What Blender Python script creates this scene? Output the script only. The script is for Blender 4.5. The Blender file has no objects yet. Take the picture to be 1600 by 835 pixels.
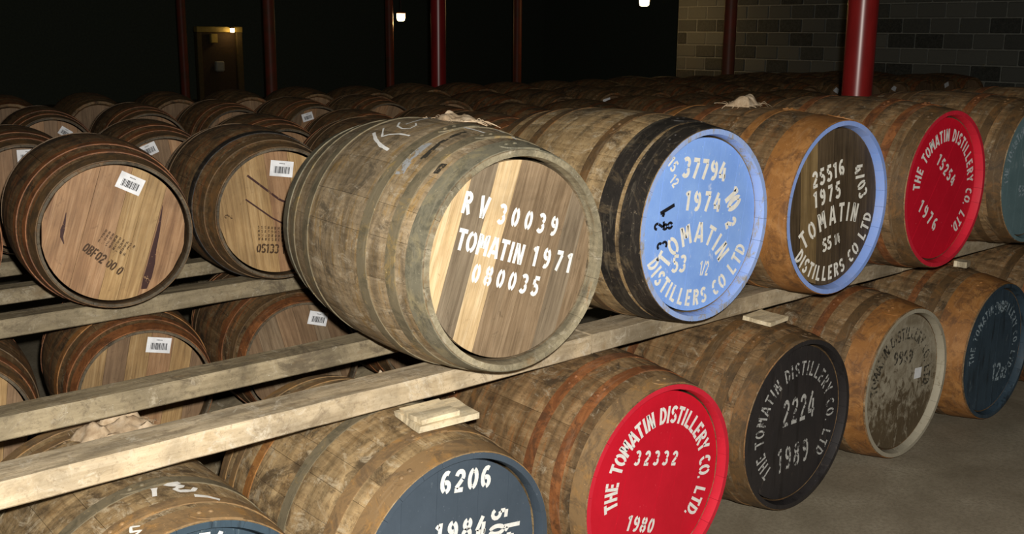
import bpy, bmesh, math, random
from mathutils import Vector, Matrix, noise
random.seed(7)
R = math.radians
PI = math.pi
sc = bpy.context.scene
col = sc.collection

# ------------------------------------------------------------------ camera, world, flash, exposure
CAM_H = 1.8276
TH, PT, RO, FPX = 0.872591, 0.212048, 0.0079004, 1613.67
fw = Vector((math.cos(TH)*math.cos(PT), math.sin(TH)*math.cos(PT), -math.sin(PT)))
rt0 = Vector((math.sin(TH), -math.cos(TH), 0)); up0 = rt0.cross(fw)
rt = rt0*math.cos(RO) + up0*math.sin(RO); up = up0*math.cos(RO) - rt0*math.sin(RO)
cd = bpy.data.cameras.new('camera'); cam = bpy.data.objects.new('camera', cd); col.objects.link(cam)
cd.sensor_fit = 'HORIZONTAL'; cd.sensor_width = 36; cd.lens = FPX*36/1600; cd.shift_y = -19.16/1600
cd.clip_start = .05; cd.clip_end = 100
mw = Matrix(((rt.x, up.x, -fw.x, 0), (rt.y, up.y, -fw.y, 0), (rt.z, up.z, -fw.z, CAM_H), (0, 0, 0, 1)))
cam.matrix_world = mw
sc.camera = cam
w = bpy.data.worlds.new('dark_warehouse_air'); sc.world = w; w.use_nodes = True
w.node_tree.nodes['Background'].inputs[0].default_value = (.55, .8, .6, 1)
w.node_tree.nodes['Background'].inputs[1].default_value = 0
# the camera's own flash, a little above and beside the lens
fl = bpy.data.lights.new('camera_flash_offscreen', 'SPOT'); flash = bpy.data.objects.new('camera_flash_offscreen', fl); col.objects.link(flash)
fl.energy = 650; fl.spot_size = R(120); fl.spot_blend = .6; fl.shadow_soft_size = .02; fl.color = (1, .955, .875)
fm = mw.copy(); fm.translation = Vector((0, 0, CAM_H)) + up*.085 + rt*.05
flash.matrix_world = fm
sc.view_settings.view_transform = 'Standard'; sc.view_settings.look = 'None'
sc.view_settings.gamma = 1; sc.view_settings.exposure = 0; sc.view_settings.use_curve_mapping = False

# ------------------------------------------------------------------ helpers
def tag(o, label, cat, group=None, kind=None):
    o['label'] = label; o['category'] = cat
    if group: o['group'] = group
    if kind: o['kind'] = kind
    return o
def link(name, me, parent=None, loc=(0, 0, 0), rot=(0, 0, 0)):
    o = bpy.data.objects.new(name, me); col.objects.link(o)
    o.location = loc; o.rotation_euler = rot
    if parent: o.parent = parent
    return o
def mesh(name, v, f, mats=(), fm=None, smooth=None):
    me = bpy.data.meshes.new(name); me.from_pydata(v, [], f)
    for m in mats: me.materials.append(m)
    if fm:
        me.polygons.foreach_set('material_index', fm)
    if smooth is not None:
        me.polygons.foreach_set('use_smooth', [True]*len(f)); me.set_sharp_from_angle(angle=R(smooth))
    me.update()
    return me
def fix(me):
    bm = bmesh.new(); bm.from_mesh(me); bmesh.ops.recalc_face_normals(bm, faces=bm.faces); bm.to_mesh(me); bm.free(); return me
def empty(name, loc, rz=0):
    e = bpy.data.objects.new(name, None); col.objects.link(e); e.location = loc; e.rotation_euler = (0, 0, rz)
    e.empty_display_size = .1; return e

class NT:
    def __init__(s, name):
        s.m = bpy.data.materials.new(name); s.m.use_nodes = True; s.t = s.m.node_tree
        s.b = s.t.nodes['Principled BSDF']; s.n = s.t.nodes; s.l = s.t.links
    def add(s, typ, **k):
        n = s.n.new(typ)
        for a, v in k.items(): setattr(n, a, v)
        return n
    def put(s, a, b): s.l.new(a, b)
    def val(s, sock, v):
        if hasattr(v, 'links'): s.put(v, sock)
        else: sock.default_value = v
    def pos(s): return s.add('ShaderNodeNewGeometry').outputs['Position']
    def obj(s): return s.add('ShaderNodeTexCoord').outputs['Object']
    def rnd(s): return s.add('ShaderNodeObjectInfo').outputs['Random']
    def scale(s, v, sca, off=None):
        m = s.add('ShaderNodeVectorMath', operation='MULTIPLY'); s.put(v, m.inputs[0]); m.inputs[1].default_value = sca
        if off is None: return m.outputs[0]
        c = s.add('ShaderNodeVectorMath', operation='SCALE'); c.inputs[0].default_value = (31, 17, 23); s.put(off, c.inputs['Scale'])
        a = s.add('ShaderNodeVectorMath', operation='ADD'); s.put(m.outputs[0], a.inputs[0]); s.put(c.outputs[0], a.inputs[1])
        return a.outputs[0]
    def noise(s, v, sc_, det=6, rough=.6, dist=0):
        n = s.add('ShaderNodeTexNoise'); s.put(v, n.inputs['Vector']); n.inputs['Scale'].default_value = sc_
        n.inputs['Detail'].default_value = det; n.inputs['Roughness'].default_value = rough; n.inputs['Distortion'].default_value = dist
        return n.outputs['Fac']
    def ramp(s, fac, stops, interp='LINEAR'):
        r = s.add('ShaderNodeValToRGB'); s.put(fac, r.inputs[0]); e = r.color_ramp.elements; r.color_ramp.interpolation = interp
        while len(e) < len(stops): e.new(.5)
        for el, (p, c) in zip(e, stops):
            el.position = p; el.color = (c, c, c, 1) if not hasattr(c, '__len__') else (*c, 1)
        return r.outputs[0]
    def mix(s, fac, a, b, mode='MIX'):
        m = s.add('ShaderNodeMix', data_type='RGBA', blend_type=mode)
        s.val(m.inputs[0], fac)
        for k, v in ((6, a), (7, b)):
            if hasattr(v, 'links'): s.put(v, m.inputs[k])
            else: m.inputs[k].default_value = (*v, 1)
        return m.outputs[2]
    def mul(s, a, k):
        m = s.add('ShaderNodeMath', operation='MULTIPLY'); s.val(m.inputs[0], a); s.val(m.inputs[1], k); return m.outputs[0]
    def bump(s, h, st, d=.01):
        b = s.add('ShaderNodeBump'); b.inputs['Strength'].default_value = st; b.inputs['Distance'].default_value = d
        s.put(h, b.inputs['Height']); s.put(b.outputs[0], s.b.inputs['Normal'])
    def done(s, c, rough=.7, spec=.35):
        s.val(s.b.inputs['Base Color'], c if hasattr(c, 'links') else (*c, 1)); s.val(s.b.inputs['Roughness'], rough)
        s.b.inputs['Specular IOR Level'].default_value = spec
        return s.m

def wood(name, dark, mid, light, grime, g0=.5, dust=(.5, .44, .33), d0=.62, streak=(.2, .1, .03), s0=.58, axis=1, rough=.62):
    t = NT(name); r = t.rnd()
    sca = [26, 26, 26]; sca[axis] = 3.0
    v = t.scale(t.obj(), sca, r)
    n1 = t.noise(v, 1.6, 9, .7, .5)
    c = t.ramp(n1, [(.28, dark), (.5, mid), (.72, light)])
    c = t.mix(1, c, t.ramp(r, [(0, .84), (1, 1.14)]), 'MULTIPLY')
    p = t.pos()
    n6 = t.noise(p, 4.2, 10, .72, .9)                       # broad weathering
    c = t.mix(t.mul(t.ramp(n6, [(.4, 0), (.62, 1)]), .55), c, t.mix(n1, mid, light))
    n4 = t.noise(t.scale(p, (5, 26, 5)), 1.3, 8, .68, .8)    # runs and stains around the girth
    c = t.mix(t.mul(t.ramp(n4, [(s0-.03, 0), (s0+.08, 1)]), .7), c, streak)
    n8 = t.noise(t.scale(p, (2.5, 15, 2.5)), 1.4, 6, .6, .6)
    c = t.mix(1, c, t.ramp(n8, [(.36, .6), (.62, 1.28)]), 'MULTIPLY')
    n2 = t.noise(p, 6.5, 10, .74, .9)
    c = t.mix(t.mul(t.ramp(n2, [(g0, 0), (g0+.1, 1)]), .8), c, grime)
    n3 = t.noise(t.scale(p, (14, 9, 14)), 1.1, 10, .8, 1.2)
    c = t.mix(t.mul(t.ramp(n3, [(d0-.06, 0), (d0+.05, 1)]), .75), c, dust)
    n7 = t.noise(p, 55, 6, .8, .3)
    c = t.mix(t.mul(t.ramp(n7, [(.36, 1), (.47, 0)]), .5), c, grime)
    n5 = t.noise(p, 70, 5, .75)
    c = t.mix(t.ramp(n5, [(.68, 0), (.72, .6)]), c, (.8, .76, .66))
    t.bump(t.mix(.5, n1, n7), .55, .007)
    return t.done(c, t.ramp(n2, [(.3, rough-.16), (.7, rough+.2)]))
def board(name, dark, mid, light, var=.25, rough=.6):
    t = NT(name); r = t.rnd()
    v = t.scale(t.obj(), (30, 30, 1.6), r)
    n1 = t.noise(v, 1.8, 9, .65, .7)
    c = t.ramp(n1, [(.28, dark), (.5, mid), (.72, light)])
    c = t.mix(1, c, t.ramp(r, [(0, 1-var), (1, 1+var)]), 'MULTIPLY')
    p = t.pos(); n2 = t.noise(p, 9, 8, .65)
    c = t.mix(t.mul(t.ramp(n2, [(.55, 0), (.72, 1)]), .45), c, dark)
    fine = t.noise(t.scale(t.obj(), (160, 160, 7), r), 1.5, 3, .5)
    c = t.mix(t.mul(t.ramp(fine, [(.35, 1), (.5, 0)]), .28), c, tuple(k*.45 for k in dark))
    n3 = t.noise(p, 22, 8, .75, 1.0)
    c = t.mix(t.mul(t.ramp(n3, [(.3, 1), (.4, 0)]), .6), c, tuple(k*.5 for k in dark))
    n4 = t.noise(p, 3.5, 5, .6, .6)
    c = t.mix(1, c, t.ramp(n4, [(.35, .78), (.65, 1.15)]), 'MULTIPLY')
    t.bump(n1, .3, .004)
    return t.done(c, rough)
def paint(name, base, worn, amt=.62, tint=None, rough=.5, deep=None):
    t = NT(name); p = t.pos()
    n1 = t.noise(p, 7, 8, .65, .3)
    c = t.mix(t.ramp(n1, [(.35, 0), (.7, 1)]), base, tint or tuple(k*.82 for k in base))
    n2 = t.noise(t.scale(p, (14, 14, 5)), 2.2, 8, .72, .5)
    c = t.mix(t.ramp(n2, [(amt, 0), (amt+.08, 1)]), c, worn)
    n3 = t.noise(p, 120, 3, .6)
    c = t.mix(t.ramp(n3, [(.7, 0), (.74, .6)]), c, tuple(min(1, k*1.8+.1) for k in base))
    if deep: c = t.mix(t.mul(t.ramp(t.noise(t.scale(p, (30, 30, 4)), 1.2, 5, .6), [(.55, 0), (.66, 1)]), .7), c, deep)
    t.bump(n2, .2, .004)
    return t.done(c, rough, .4)
def iron(name, base, rust, dark, r0=.45, rough=.6):
    t = NT(name); p = t.pos()
    n1 = t.noise(p, 9, 9, .74, .8)
    c = t.mix(t.ramp(n1, [(r0, 0), (r0+.12, 1)]), base, rust)
    n2 = t.noise(p, 14, 10, .76, .7)
    c = t.mix(t.mul(t.ramp(n2, [(.48, 0), (.6, 1)]), .8), c, dark)
    n4 = t.noise(t.scale(p, (6, 40, 6)), 1.2, 8, .7, .6)
    c = t.mix(t.mul(t.ramp(n4, [(.54, 0), (.64, 1)]), .5), c, tuple(k*.9+.1*q for k, q in zip(base, (1, .85, .6))))
    n3 = t.noise(p, 60, 5, .8)
    c = t.mix(t.ramp(n3, [(.62, 0), (.69, .6)]), c, tuple(min(1, k*1.8+.06) for k in rust))
    t.bump(n2, .35, .004)
    return t.done(c, rough, .4)
def ink(name, c, wear=.64, rough=.6):
    t = NT(name); p = t.pos()
    n = t.noise(p, 60, 5, .7)
    m = t.done(t.mix(t.ramp(n, [(.4, 0), (.7, 1)]), c, tuple(k*.8 for k in c)), rough, .3)
    tr = t.add('ShaderNodeBsdfTransparent'); ms = t.add('ShaderNodeMixShader')
    n2 = t.noise(p, 38, 6, .75)
    t.put(t.ramp(n2, [(wear, 0), (wear+.04, 1)]), ms.inputs[0]); t.put(t.b.outputs[0], ms.inputs[1]); t.put(tr.outputs[0], ms.inputs[2])
    t.put(ms.outputs[0], t.n['Material Output'].inputs[0])
    return m
def plain(name, c, rough=.7, metal=0):
    t = NT(name); p = t.pos(); n = t.noise(p, 20, 5, .6)
    m = t.done(t.mix(t.ramp(n, [(.35, 0), (.7, 1)]), c, tuple(k*.75 for k in c)), rough); t.b.inputs['Metallic'].default_value = metal
    return m
def glow(name, c, st):
    t = NT(name); t.b.inputs['Emission Color'].default_value = (*c, 1); t.b.inputs['Emission Strength'].default_value = st
    return t.done(c, .4)

W = dict(
 rv=wood('oak_grey_green', (.125, .09, .05), (.27, .2, .12), (.42, .325, .208), (.07, .056, .037), .52, (.5, .43, .32), .6, (.3, .18, .055), .55),
 tan=wood('oak_dusty_tan', (.12, .075, .033), (.305, .205, .1), (.46, .335, .18), (.055, .036, .019), .52, (.55, .46, .32), .59, (.25, .14, .05), .58),
 brown=wood('oak_brown', (.08, .045, .019), (.2, .12, .055), (.335, .222, .112), (.04, .027, .015), .52, (.44, .37, .26), .61, (.24, .1, .03), .56),
 barrel=wood('oak_barrel_brown', (.06, .035, .015), (.16, .095, .043), (.29, .19, .092), (.032, .023, .014), .52, (.4, .31, .19), .62, (.28, .1, .03), .53),
)
def flaking(name):
    t = NT(name); p = t.pos()
    n1 = t.noise(p, 9, 10, .75, .8); n2 = t.noise(t.scale(p, (16, 16, 10)), 1.6, 9, .75, .6)
    c = t.mix(t.ramp(n1, [(.4, 0), (.62, 1)]), (.36, .32, .24), (.2, .165, .11))
    sep = t.add('ShaderNodeSeparateXYZ'); t.put(p, sep.inputs[0])
    mr = t.add('ShaderNodeMapRange'); t.put(sep.outputs[2], mr.inputs[0]); mr.inputs[1].default_value = .6; mr.inputs[2].default_value = .1; mr.inputs[3].default_value = -.16; mr.inputs[4].default_value = .12
    ad = t.add('ShaderNodeMath', operation='ADD'); t.put(n2, ad.inputs[0]); t.put(mr.outputs[0], ad.inputs[1])
    c = t.mix(t.ramp(ad.outputs[0], [(.46, 0), (.56, 1)]), c, t.mix(n1, (.06, .042, .022), (.14, .1, .055)))
    t.bump(n2, .4, .004)
    return t.done(c, .7)
CH = dict(
 rv=wood('chime_grey', (.15, .125, .08), (.25, .215, .14), (.36, .31, .21), (.1, .092, .068), .57, (.48, .43, .33), .6),
 dark=wood('chime_dark', (.03, .022, .014), (.07, .05, .03), (.12, .09, .06), (.02, .016, .012), .55, (.25, .22, .17), .68),
 raw=wood('chime_brown', (.045, .034, .022), (.095, .074, .048), (.16, .125, .08), (.03, .025, .018), .56, (.26, .22, .16), .66),
)
IR = dict(
 olive=iron('hoop_olive_grey', (.17, .14, .088), (.29, .2, .075), (.09, .078, .05), .54),
 green=iron('hoop_grey_green', (.175, .16, .112), (.26, .22, .13), (.085, .08, .058), .5),
 orange=iron('hoop_orange_rust', (.3, .13, .035), (.4, .19, .06), (.13, .06, .025), .48),
 red=iron('hoop_red_rust', (.18, .065, .022), (.3, .115, .038), (.075, .036, .017), .46),
 brown=iron('hoop_brown_rust', (.12, .07, .03), (.2, .1, .035), (.06, .04, .022), .5),
 black=iron('hoop_black', (.024, .02, .017), (.13, .095, .055), (.012, .011, .01), .54, .5),
 tan=iron('hoop_tan_rust', (.24, .15, .07), (.33, .18, .06), (.12, .08, .045), .5),
)
B = dict(
 light=board('oak_board_pale', (.42, .28, .13), (.62, .45, .25), (.76, .6, .38), .08),
 brown=board('oak_board_brown', (.125, .082, .046), (.225, .157, .094), (.32, .235, .15), .1),
 grey=board('oak_board_grey', (.125, .092, .06), (.215, .165, .11), (.3, .24, .165), .08),
 pink=board('oak_board_pinkish', (.19, .095, .045), (.32, .18, .088), (.43, .265, .145), .14),
 honey=board('oak_board_honey', (.22, .125, .05), (.36, .225, .095), (.49, .335, .165), .18),
 dull=board('oak_board_dull', (.15, .088, .045), (.25, .155, .085), (.35, .23, .13), .25),
 dark=board('oak_board_dark', (.04, .026, .013), (.085, .057, .03), (.13, .09, .05), .2),
 amber=board('oak_board_amber', (.15, .095, .038), (.25, .165, .07), (.35, .24, .11), .1),
)
P = dict(
 blue=paint('paint_sky_blue', (.27, .46, .92), (.55, .66, .92), .62, (.2, .37, .84)),
 blueworn=paint('paint_blue_worn', (.28, .42, .8), (.34, .32, .3), .53, (.36, .45, .72)),
 rim=paint('paint_rim_blue', (.22, .36, .8), (.36, .36, .42), .6, (.3, .4, .75)),
 red=paint('paint_red', (.62, .008, .028), (.72, .03, .05), .66, (.54, .006, .022), .45),
 redchime=paint('paint_red_chime', (.66, .02, .045), (.6, .08, .08), .66),
 slate=paint('paint_slate_blue', (.062, .085, .115), (.13, .16, .19), .66, (.05, .07, .095)),
 slate2=paint('paint_deep_slate', (.045, .075, .105), (.12, .16, .18), .6, (.03, .05, .07), .5, (.012, .016, .02)),
 black=paint('paint_black', (.03, .026, .026), (.075, .06, .05), .6, (.022, .02, .021), .5, (.014, .012, .012)),
 mottle=flaking('paint_flaking_white'),
 whitechime=paint('paint_white_chime', (.42, .38, .29), (.2, .16, .1), .58),
 teal=paint('paint_grey_teal', (.16, .25, .27), (.3, .38, .4), .6, (.12, .2, .22)),
)
INK = dict(white=ink('stencil_white', (.86, .86, .83), .66), cream=ink('stencil_cream', (.9, .87, .78), .64), faint=ink('stencil_faint_white', (.5, .5, .48), .52),
 pale=ink('stencil_pale_blue', (.4, .5, .56), .5), black=ink('stencil_black', (.012, .012, .016), .66), sepia=ink('stamp_sepia', (.06, .03, .012), .56), chalk=ink('chalk_white', (.88, .87, .84), .66),
 smoke=ink('faded_black', (.05, .045, .035), .5), greyp=ink('pale_smear', (.42, .43, .44), .52), pitch=ink('dark_leak', (.045, .016, .014), .58), speck=ink('label_barcode', (.03, .03, .035), .9))
paper = plain('label_paper', (.88, .89, .92), .5)
rail_pale = wood('rail_timber_pale', (.28, .21, .125), (.42, .335, .22), (.54, .45, .32), (.2, .15, .095), .56, (.64, .57, .45), .6, (.33, .23, .12), .6, axis=0)
rail_grey = wood('rail_timber_grey', (.16, .125, .075), (.26, .21, .13), (.36, .295, .195), (.11, .085, .055), .54, (.46, .4, .3), .61, (.21, .145, .075), .58, axis=0)
fresh = wood('packing_board_wood', (.42, .33, .2), (.6, .5, .33), (.74, .65, .47), (.34, .26, .16), .62, (.8, .74, .6), .6, (.5, .38, .22), .62, axis=0)

# ------------------------------------------------------------------ the setting
def boxmesh(name, a, b, mat, bev=0):
    bm = bmesh.new(); bmesh.ops.create_cube(bm, size=1)
    for v in bm.verts: v.co = Vector([(a[i]+b[i])/2 + v.co[i]*(b[i]-a[i]) for i in range(3)])
    if bev: bmesh.ops.bevel(bm, geom=bm.edges[:], offset=bev, segments=1, affect='EDGES', clamp_overlap=True)
    me = bpy.data.meshes.new(name); bm.to_mesh(me); bm.free(); me.materials.append(mat); return me
def struct(name, me, parent=None, loc=(0, 0, 0)):
    o = link(name, me, parent, loc)
    if not parent: o['kind'] = 'structure'
    return o
t = NT('concrete_floor'); p = t.pos()
n1 = t.noise(p, 3, 9, .65, .3); c = t.ramp(n1, [(.3, (.21, .175, .12)), (.55, (.31, .265, .19)), (.75, (.4, .35, .26))])
n2 = t.noise(p, 60, 6, .75); c = t.mix(t.mul(t.ramp(n2, [(.4, 1), (.55, 0)]), .5), c, (.17, .14, .095))
c = t.mix(t.ramp(t.noise(p, 150, 3, .6), [(.71, 0), (.75, .7)]), c, (.6, .54, .42))
t.bump(n2, .3, .006); floor_m = t.done(c, .8)
X0, X1, Y0, Y1, ZC = -4.0, 15.0, -3.0, 27.0, 5.2
struct('floor', boxmesh('floor', (X0-.2, Y0-.2, -.2), (24, Y1+.3, 0), floor_m))
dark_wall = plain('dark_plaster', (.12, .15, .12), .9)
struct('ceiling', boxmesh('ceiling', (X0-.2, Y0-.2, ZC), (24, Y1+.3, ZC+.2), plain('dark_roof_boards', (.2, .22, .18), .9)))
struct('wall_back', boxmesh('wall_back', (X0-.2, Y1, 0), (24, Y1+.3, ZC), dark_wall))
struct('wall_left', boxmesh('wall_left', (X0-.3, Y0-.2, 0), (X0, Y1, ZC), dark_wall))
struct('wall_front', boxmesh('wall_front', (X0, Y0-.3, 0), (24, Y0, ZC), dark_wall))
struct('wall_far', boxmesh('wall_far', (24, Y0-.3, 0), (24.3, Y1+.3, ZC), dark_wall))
# concrete block wall: mortar core, blocks proud of it
t = NT('mortar'); p = t.pos(); mortar = t.done(t.mix(t.ramp(t.noise(p, 25, 6, .7), [(.35, 0), (.7, 1)]), (.36, .365, .32), (.24, .245, .215)), .95)
t = NT('concrete_block'); p = t.pos(); r = t.rnd()
c = t.ramp(r, [(0, (.045, .048, .043)), (.35, (.09, .095, .085)), (1, (.2, .205, .18))])
n = t.noise(p, 30, 8, .75); c = t.mix(t.mul(t.ramp(n, [(.4, 0), (.65, 1)]), .5), c, (.16, .16, .14)); t.bump(n, .5, .01)
block_m = t.done(c, .95)
YE = 13.12
wr = struct('wall_right', boxmesh('wall_right', (X1, Y0, 0), (X1+.3, YE, ZC), mortar))
bw, bh = .452, .226
bmes = [boxmesh('block', (0, -.218, -.104), (.1, .218, .104), block_m, .012), boxmesh('block_half', (0, -.106, -.104), (.1, .106, .104), block_m, .012)]
for k in range(13):
    z = .62 + k*bh; y = YE; j = 0
    if k % 2: link('block', bmes[1], wr, (X1-.012, y-.113, z)); y -= .226
    while y > 3.6:
        link('block', bmes[0], wr, (X1-.012-random.random()*.006, y-bw/2, z)); y -= bw

# steel columns between the rows
t = NT('red_gloss_paint'); p = t.pos()
c = t.mix(t.ramp(t.noise(t.scale(p, (9, 9, 2)), 2, 7, .65), [(.4, 0), (.68, 1)]), (.23, .014, .013), (.17, .011, .01))
red_col = t.done(c, .32, .5)
t = NT('faded_red_paint'); p = t.pos()
faded = t.done(t.mix(t.ramp(t.noise(p, 5, 6, .6), [(.4, 0), (.68, 1)]), (.22, .045, .025), (.13, .05, .025)), .5)
def lathe(name, prof, mat, n=24, sm=40, cap=True):
    v = []; f = []
    for (r_, z_) in prof:
        for i in range(n): a = 2*PI*i/n; v.append((r_*math.cos(a), r_*math.sin(a), z_))
    for j in range(len(prof)-1):
        for i in range(n): f.append((j*n+i, j*n+(i+1) % n, (j+1)*n+(i+1) % n, (j+1)*n+i))
    if cap: f.append(tuple(range(n))[::-1]); f.append(tuple(range((len(prof)-1)*n, len(prof)*n)))
    return mesh(name, v, f, [mat], None, sm)
def column(x, y, d, mat, label):
    e = empty('steel_column', (x, y, 0)); tag(e, label, 'column', 'round steel roof columns')
    link('shaft', lathe('shaft', [(d/2, .02), (d/2, ZC-.03)], mat, 28), e)
    link('base_plate', boxmesh('base_plate', (-d, -d, 0), (d, d, .02), mat, .004), e)
    link('cap_plate', boxmesh('cap_plate', (-d, -d, ZC-.03), (d, d, ZC), mat, .004), e)
column(5.235, 3.245, .165, red_col, 'thick glossy red steel column rising just behind the front row of casks')
column(6.44, 8.89, .158, red_col, 'slimmer red steel column standing behind the dim far rows of casks')
column(11.15, 8.85, .165, faded, 'dark red column close to the concrete block wall')
column(7.05, 13.85, .165, faded, 'dull brownish red column deep in the dark store, nearest the yellow-lit opening')
column(11.0, 16.75, .15, faded, 'faint brown column directly under the round warm lamp')
column(7.4, 17.8, .15, faded, 'faint dark column left of the yellow-lit opening')
column(12.0, 14.2, .15, faded, 'faint dark column between the warm lamp and the block wall')

# lamps of the store
glass = glow('lamp_glass_warm', (1, .72, .34), 14)
def lamp(x, y, z, s, watts, label, hang=True):
    e = empty('bulkhead_lamp', (x, y, z)); tag(e, label, 'lamp', 'warm lamps in the dark store')
    link('glass', lathe('glass', [(.3*s, -.5*s), (.46*s, -.4*s), (.52*s, -.1*s), (.52*s, .42*s)], glass, 20), e)
    link('cap', lathe('cap', [(.6*s, .43*s), (.62*s, .55*s), (.3*s, .72*s)], plain('lamp_cap_brown', (.25, .08, .02), .5), 20), e)
    if hang: link('rod', lathe('rod', [(.012, .72*s), (.012, ZC-z)], plain('lamp_rod', (.05, .045, .04), .6), 8), e)
    if not hang: link('bracket', boxmesh('bracket', (-.02, -.02, .05), (.02, .125, .07), plain('lamp_bracket', (.1, .08, .05), .6)), e)
    L = bpy.data.lights.new('lamp_bulb', 'POINT'); L.energy = watts; L.color = (1, .6, .22); L.shadow_soft_size = .03
    lo = bpy.data.objects.new('lamp_bulb', L); col.objects.link(lo); lo.parent = e; lo.location = (0, 0, -.75*s)
lamp(11.29, 16.79, 2.1, .15, 7, 'small round warm lamp glowing beside a faint column')
lamp(13.67, 12.75, 2.38, .17, 12, 'warm lamp hanging in front of the end of the block wall')
# the lit opening far at the back left
fy = 20.0
ye = plain('yellow_door_frame', (.35, .27, .07), .7); jb = plain('shaded_door_jamb', (.1, .075, .03), .8)  # jamb colour darkened below the lintel's, painting in that lamplight misses it
d1 = empty('door_1', (9.2, fy, 0)); d1['kind'] = 'structure'
link('lintel', boxmesh('lintel', (-.62, -.08, 1.79), (.35, .08, 1.9), ye, .01), d1)
link('jamb', boxmesh('jamb', (-.62, -.06, 0), (-.52, .06, 1.79), jb, .01), d1)
link('jamb', boxmesh('jamb', (.22, -.06, 0), (.35, .06, 1.79), jb, .01), d1)
link('door_panel', boxmesh('door_panel', (-.52, .0, 0), (.22, .05, 1.79), plain('door_brown', (.06, .04, .02), .8), .01), d1)
lamp(9.27, fy-.2, 1.83, .085, .9, 'tiny bright lamp under the yellow lintel of the far opening', hang=False)
nb = link('notice_box', boxmesh('notice_box', (-.07, -.04, -.09), (.07, .04, .09), plain('notice_yellow', (.5, .38, .09), .7), .012), None, (8.93, fy-.06, 1.67)); tag(nb, 'small yellow box on the door of the far opening', 'box')
gb = link('switch_box', boxmesh('switch_box', (-.09, -.05, -.1), (.09, .05, .1), plain('switch_grey', (.33, .34, .3), .7), .02), None, (9.02, fy-.07, 1.12)); tag(gb, 'pale grey rounded box low on the door of the far opening', 'box')

# ------------------------------------------------------------------ stencil lettering
def arc(cx, cy, rx, ry, a0, a1, n=8):
    return [(cx+rx*math.cos(R(a0+(a1-a0)*i/n)), cy+ry*math.sin(R(a0+(a1-a0)*i/n))) for i in range(n+1)]
G = {
 '0': [arc(.3, .5, .2, .41, 97, 263), arc(.3, .5, .2, .41, 83, -83)],
 '1': [[(.32, 0), (.32, 1)], [(.1, .76), (.22, .9)]],
 '2': [arc(.3, .7, .2, .22, 175, -35), [(.44, .54), (.14, .17)], [(.06, .07), (.54, .07)]],
 '3': [arc(.27, .73, .21, .2, 150, -60), arc(.27, .28, .22, .21, 60, -150)],
 '4': [[(.34, .98), (.05, .33)], [(.03, .25), (.3, .25)], [(.43, 0), (.43, .7)], [(.48, .25), (.58, .25)]],
 '5': [[(.12, .93), (.52, .93)], [(.14, .84), (.14, .56)], arc(.27, .3, .23, .25, 120, -150)],
 '6': [arc(.32, .5, .23, .42, 62, 255), arc(.31, .28, .19, .22, 115, -80)],
 '7': [[(.06, .92), (.54, .92)], [(.48, .82), (.22, 0)]],
 '8': [arc(.3, .74, .17, .19, 105, 262), arc(.3, .74, .17, .19, 75, -82), arc(.3, .27, .2, .2, 102, 258), arc(.3, .27, .2, .2, 78, -78)],
 '9': [arc(.28, .5, .23, .42, 242, 435), arc(.29, .72, .19, .22, 295, 100)],
 'A': [[(.03, 0), (.25, 1)], [(.35, 1), (.57, 0)], [(.19, .28), (.41, .28)]],
 'B': [[(.12, 0), (.12, 1)], arc(.25, .75, .22, .18, 90, -90), arc(.25, .27, .25, .2, 90, -90)],
 'C': [arc(.32, .5, .23, .42, 52, 172), arc(.32, .5, .23, .42, 188, 308)],
 'D': [[(.12, 0), (.12, 1)], arc(.2, .5, .33, .42, 84, -84)],
 'E': [[(.12, 0), (.12, 1)], [(.24, .92), (.52, .92)], [(.24, .5), (.45, .5)], [(.24, .08), (.52, .08)]],
 'F': [[(.12, 0), (.12, 1)], [(.24, .92), (.52, .92)], [(.24, .5), (.45, .5)]],
 'H': [[(.1, 0), (.1, 1)], [(.5, 0), (.5, 1)], [(.21, .5), (.39, .5)]],
 'I': [[(.3, 0), (.3, 1)]],
 'K': [[(.12, 0), (.12, 1)], [(.5, 1), (.24, .52)], [(.24, .48), (.52, 0)]],
 'L': [[(.14, 0), (.14, 1)], [(.25, .08), (.54, .08)]],
 'M': [[(.03, 0), (.03, 1)], [(.12, .95), (.27, .35)], [(.33, .35), (.48, .95)], [(.57, 0), (.57, 1)]],
 'N': [[(.08, 0), (.08, 1)], [(.15, .98), (.45, .02)], [(.53, 0), (.53, 1)]],
 'O': [arc(.3, .5, .24, .42, 98, 262), arc(.3, .5, .24, .42, 82, -82)],
 'R': [[(.12, 0), (.12, 1)], arc(.24, .72, .24, .2, 90, -90), [(.3, .45), (.52, 0)]],
 'S': [arc(.3, .72, .2, .2, 25, 255), arc(.3, .28, .2, .2, 75, -155)],
 'T': [[(.02, .92), (.58, .92)], [(.3, 0), (.3, .82)]],
 'V': [[(.05, 1), (.27, 0)], [(.33, 0), (.55, 1)]],
 'Y': [[(.04, 1), (.27, .52)], [(.56, 1), (.33, .52)], [(.3, 0), (.3, .45)]],
 '/': [[(.08, 0), (.5, 1)]], '.': [[(.2, .06), (.34, .06)]], '-': [[(.1, .5), (.5, .5)]],
}
ADV = {'I': .38, '.': .34, ' ': .42, 'M': .84, 'A': .72, '1': .52, 'N': .7, 'T': .62}
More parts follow.
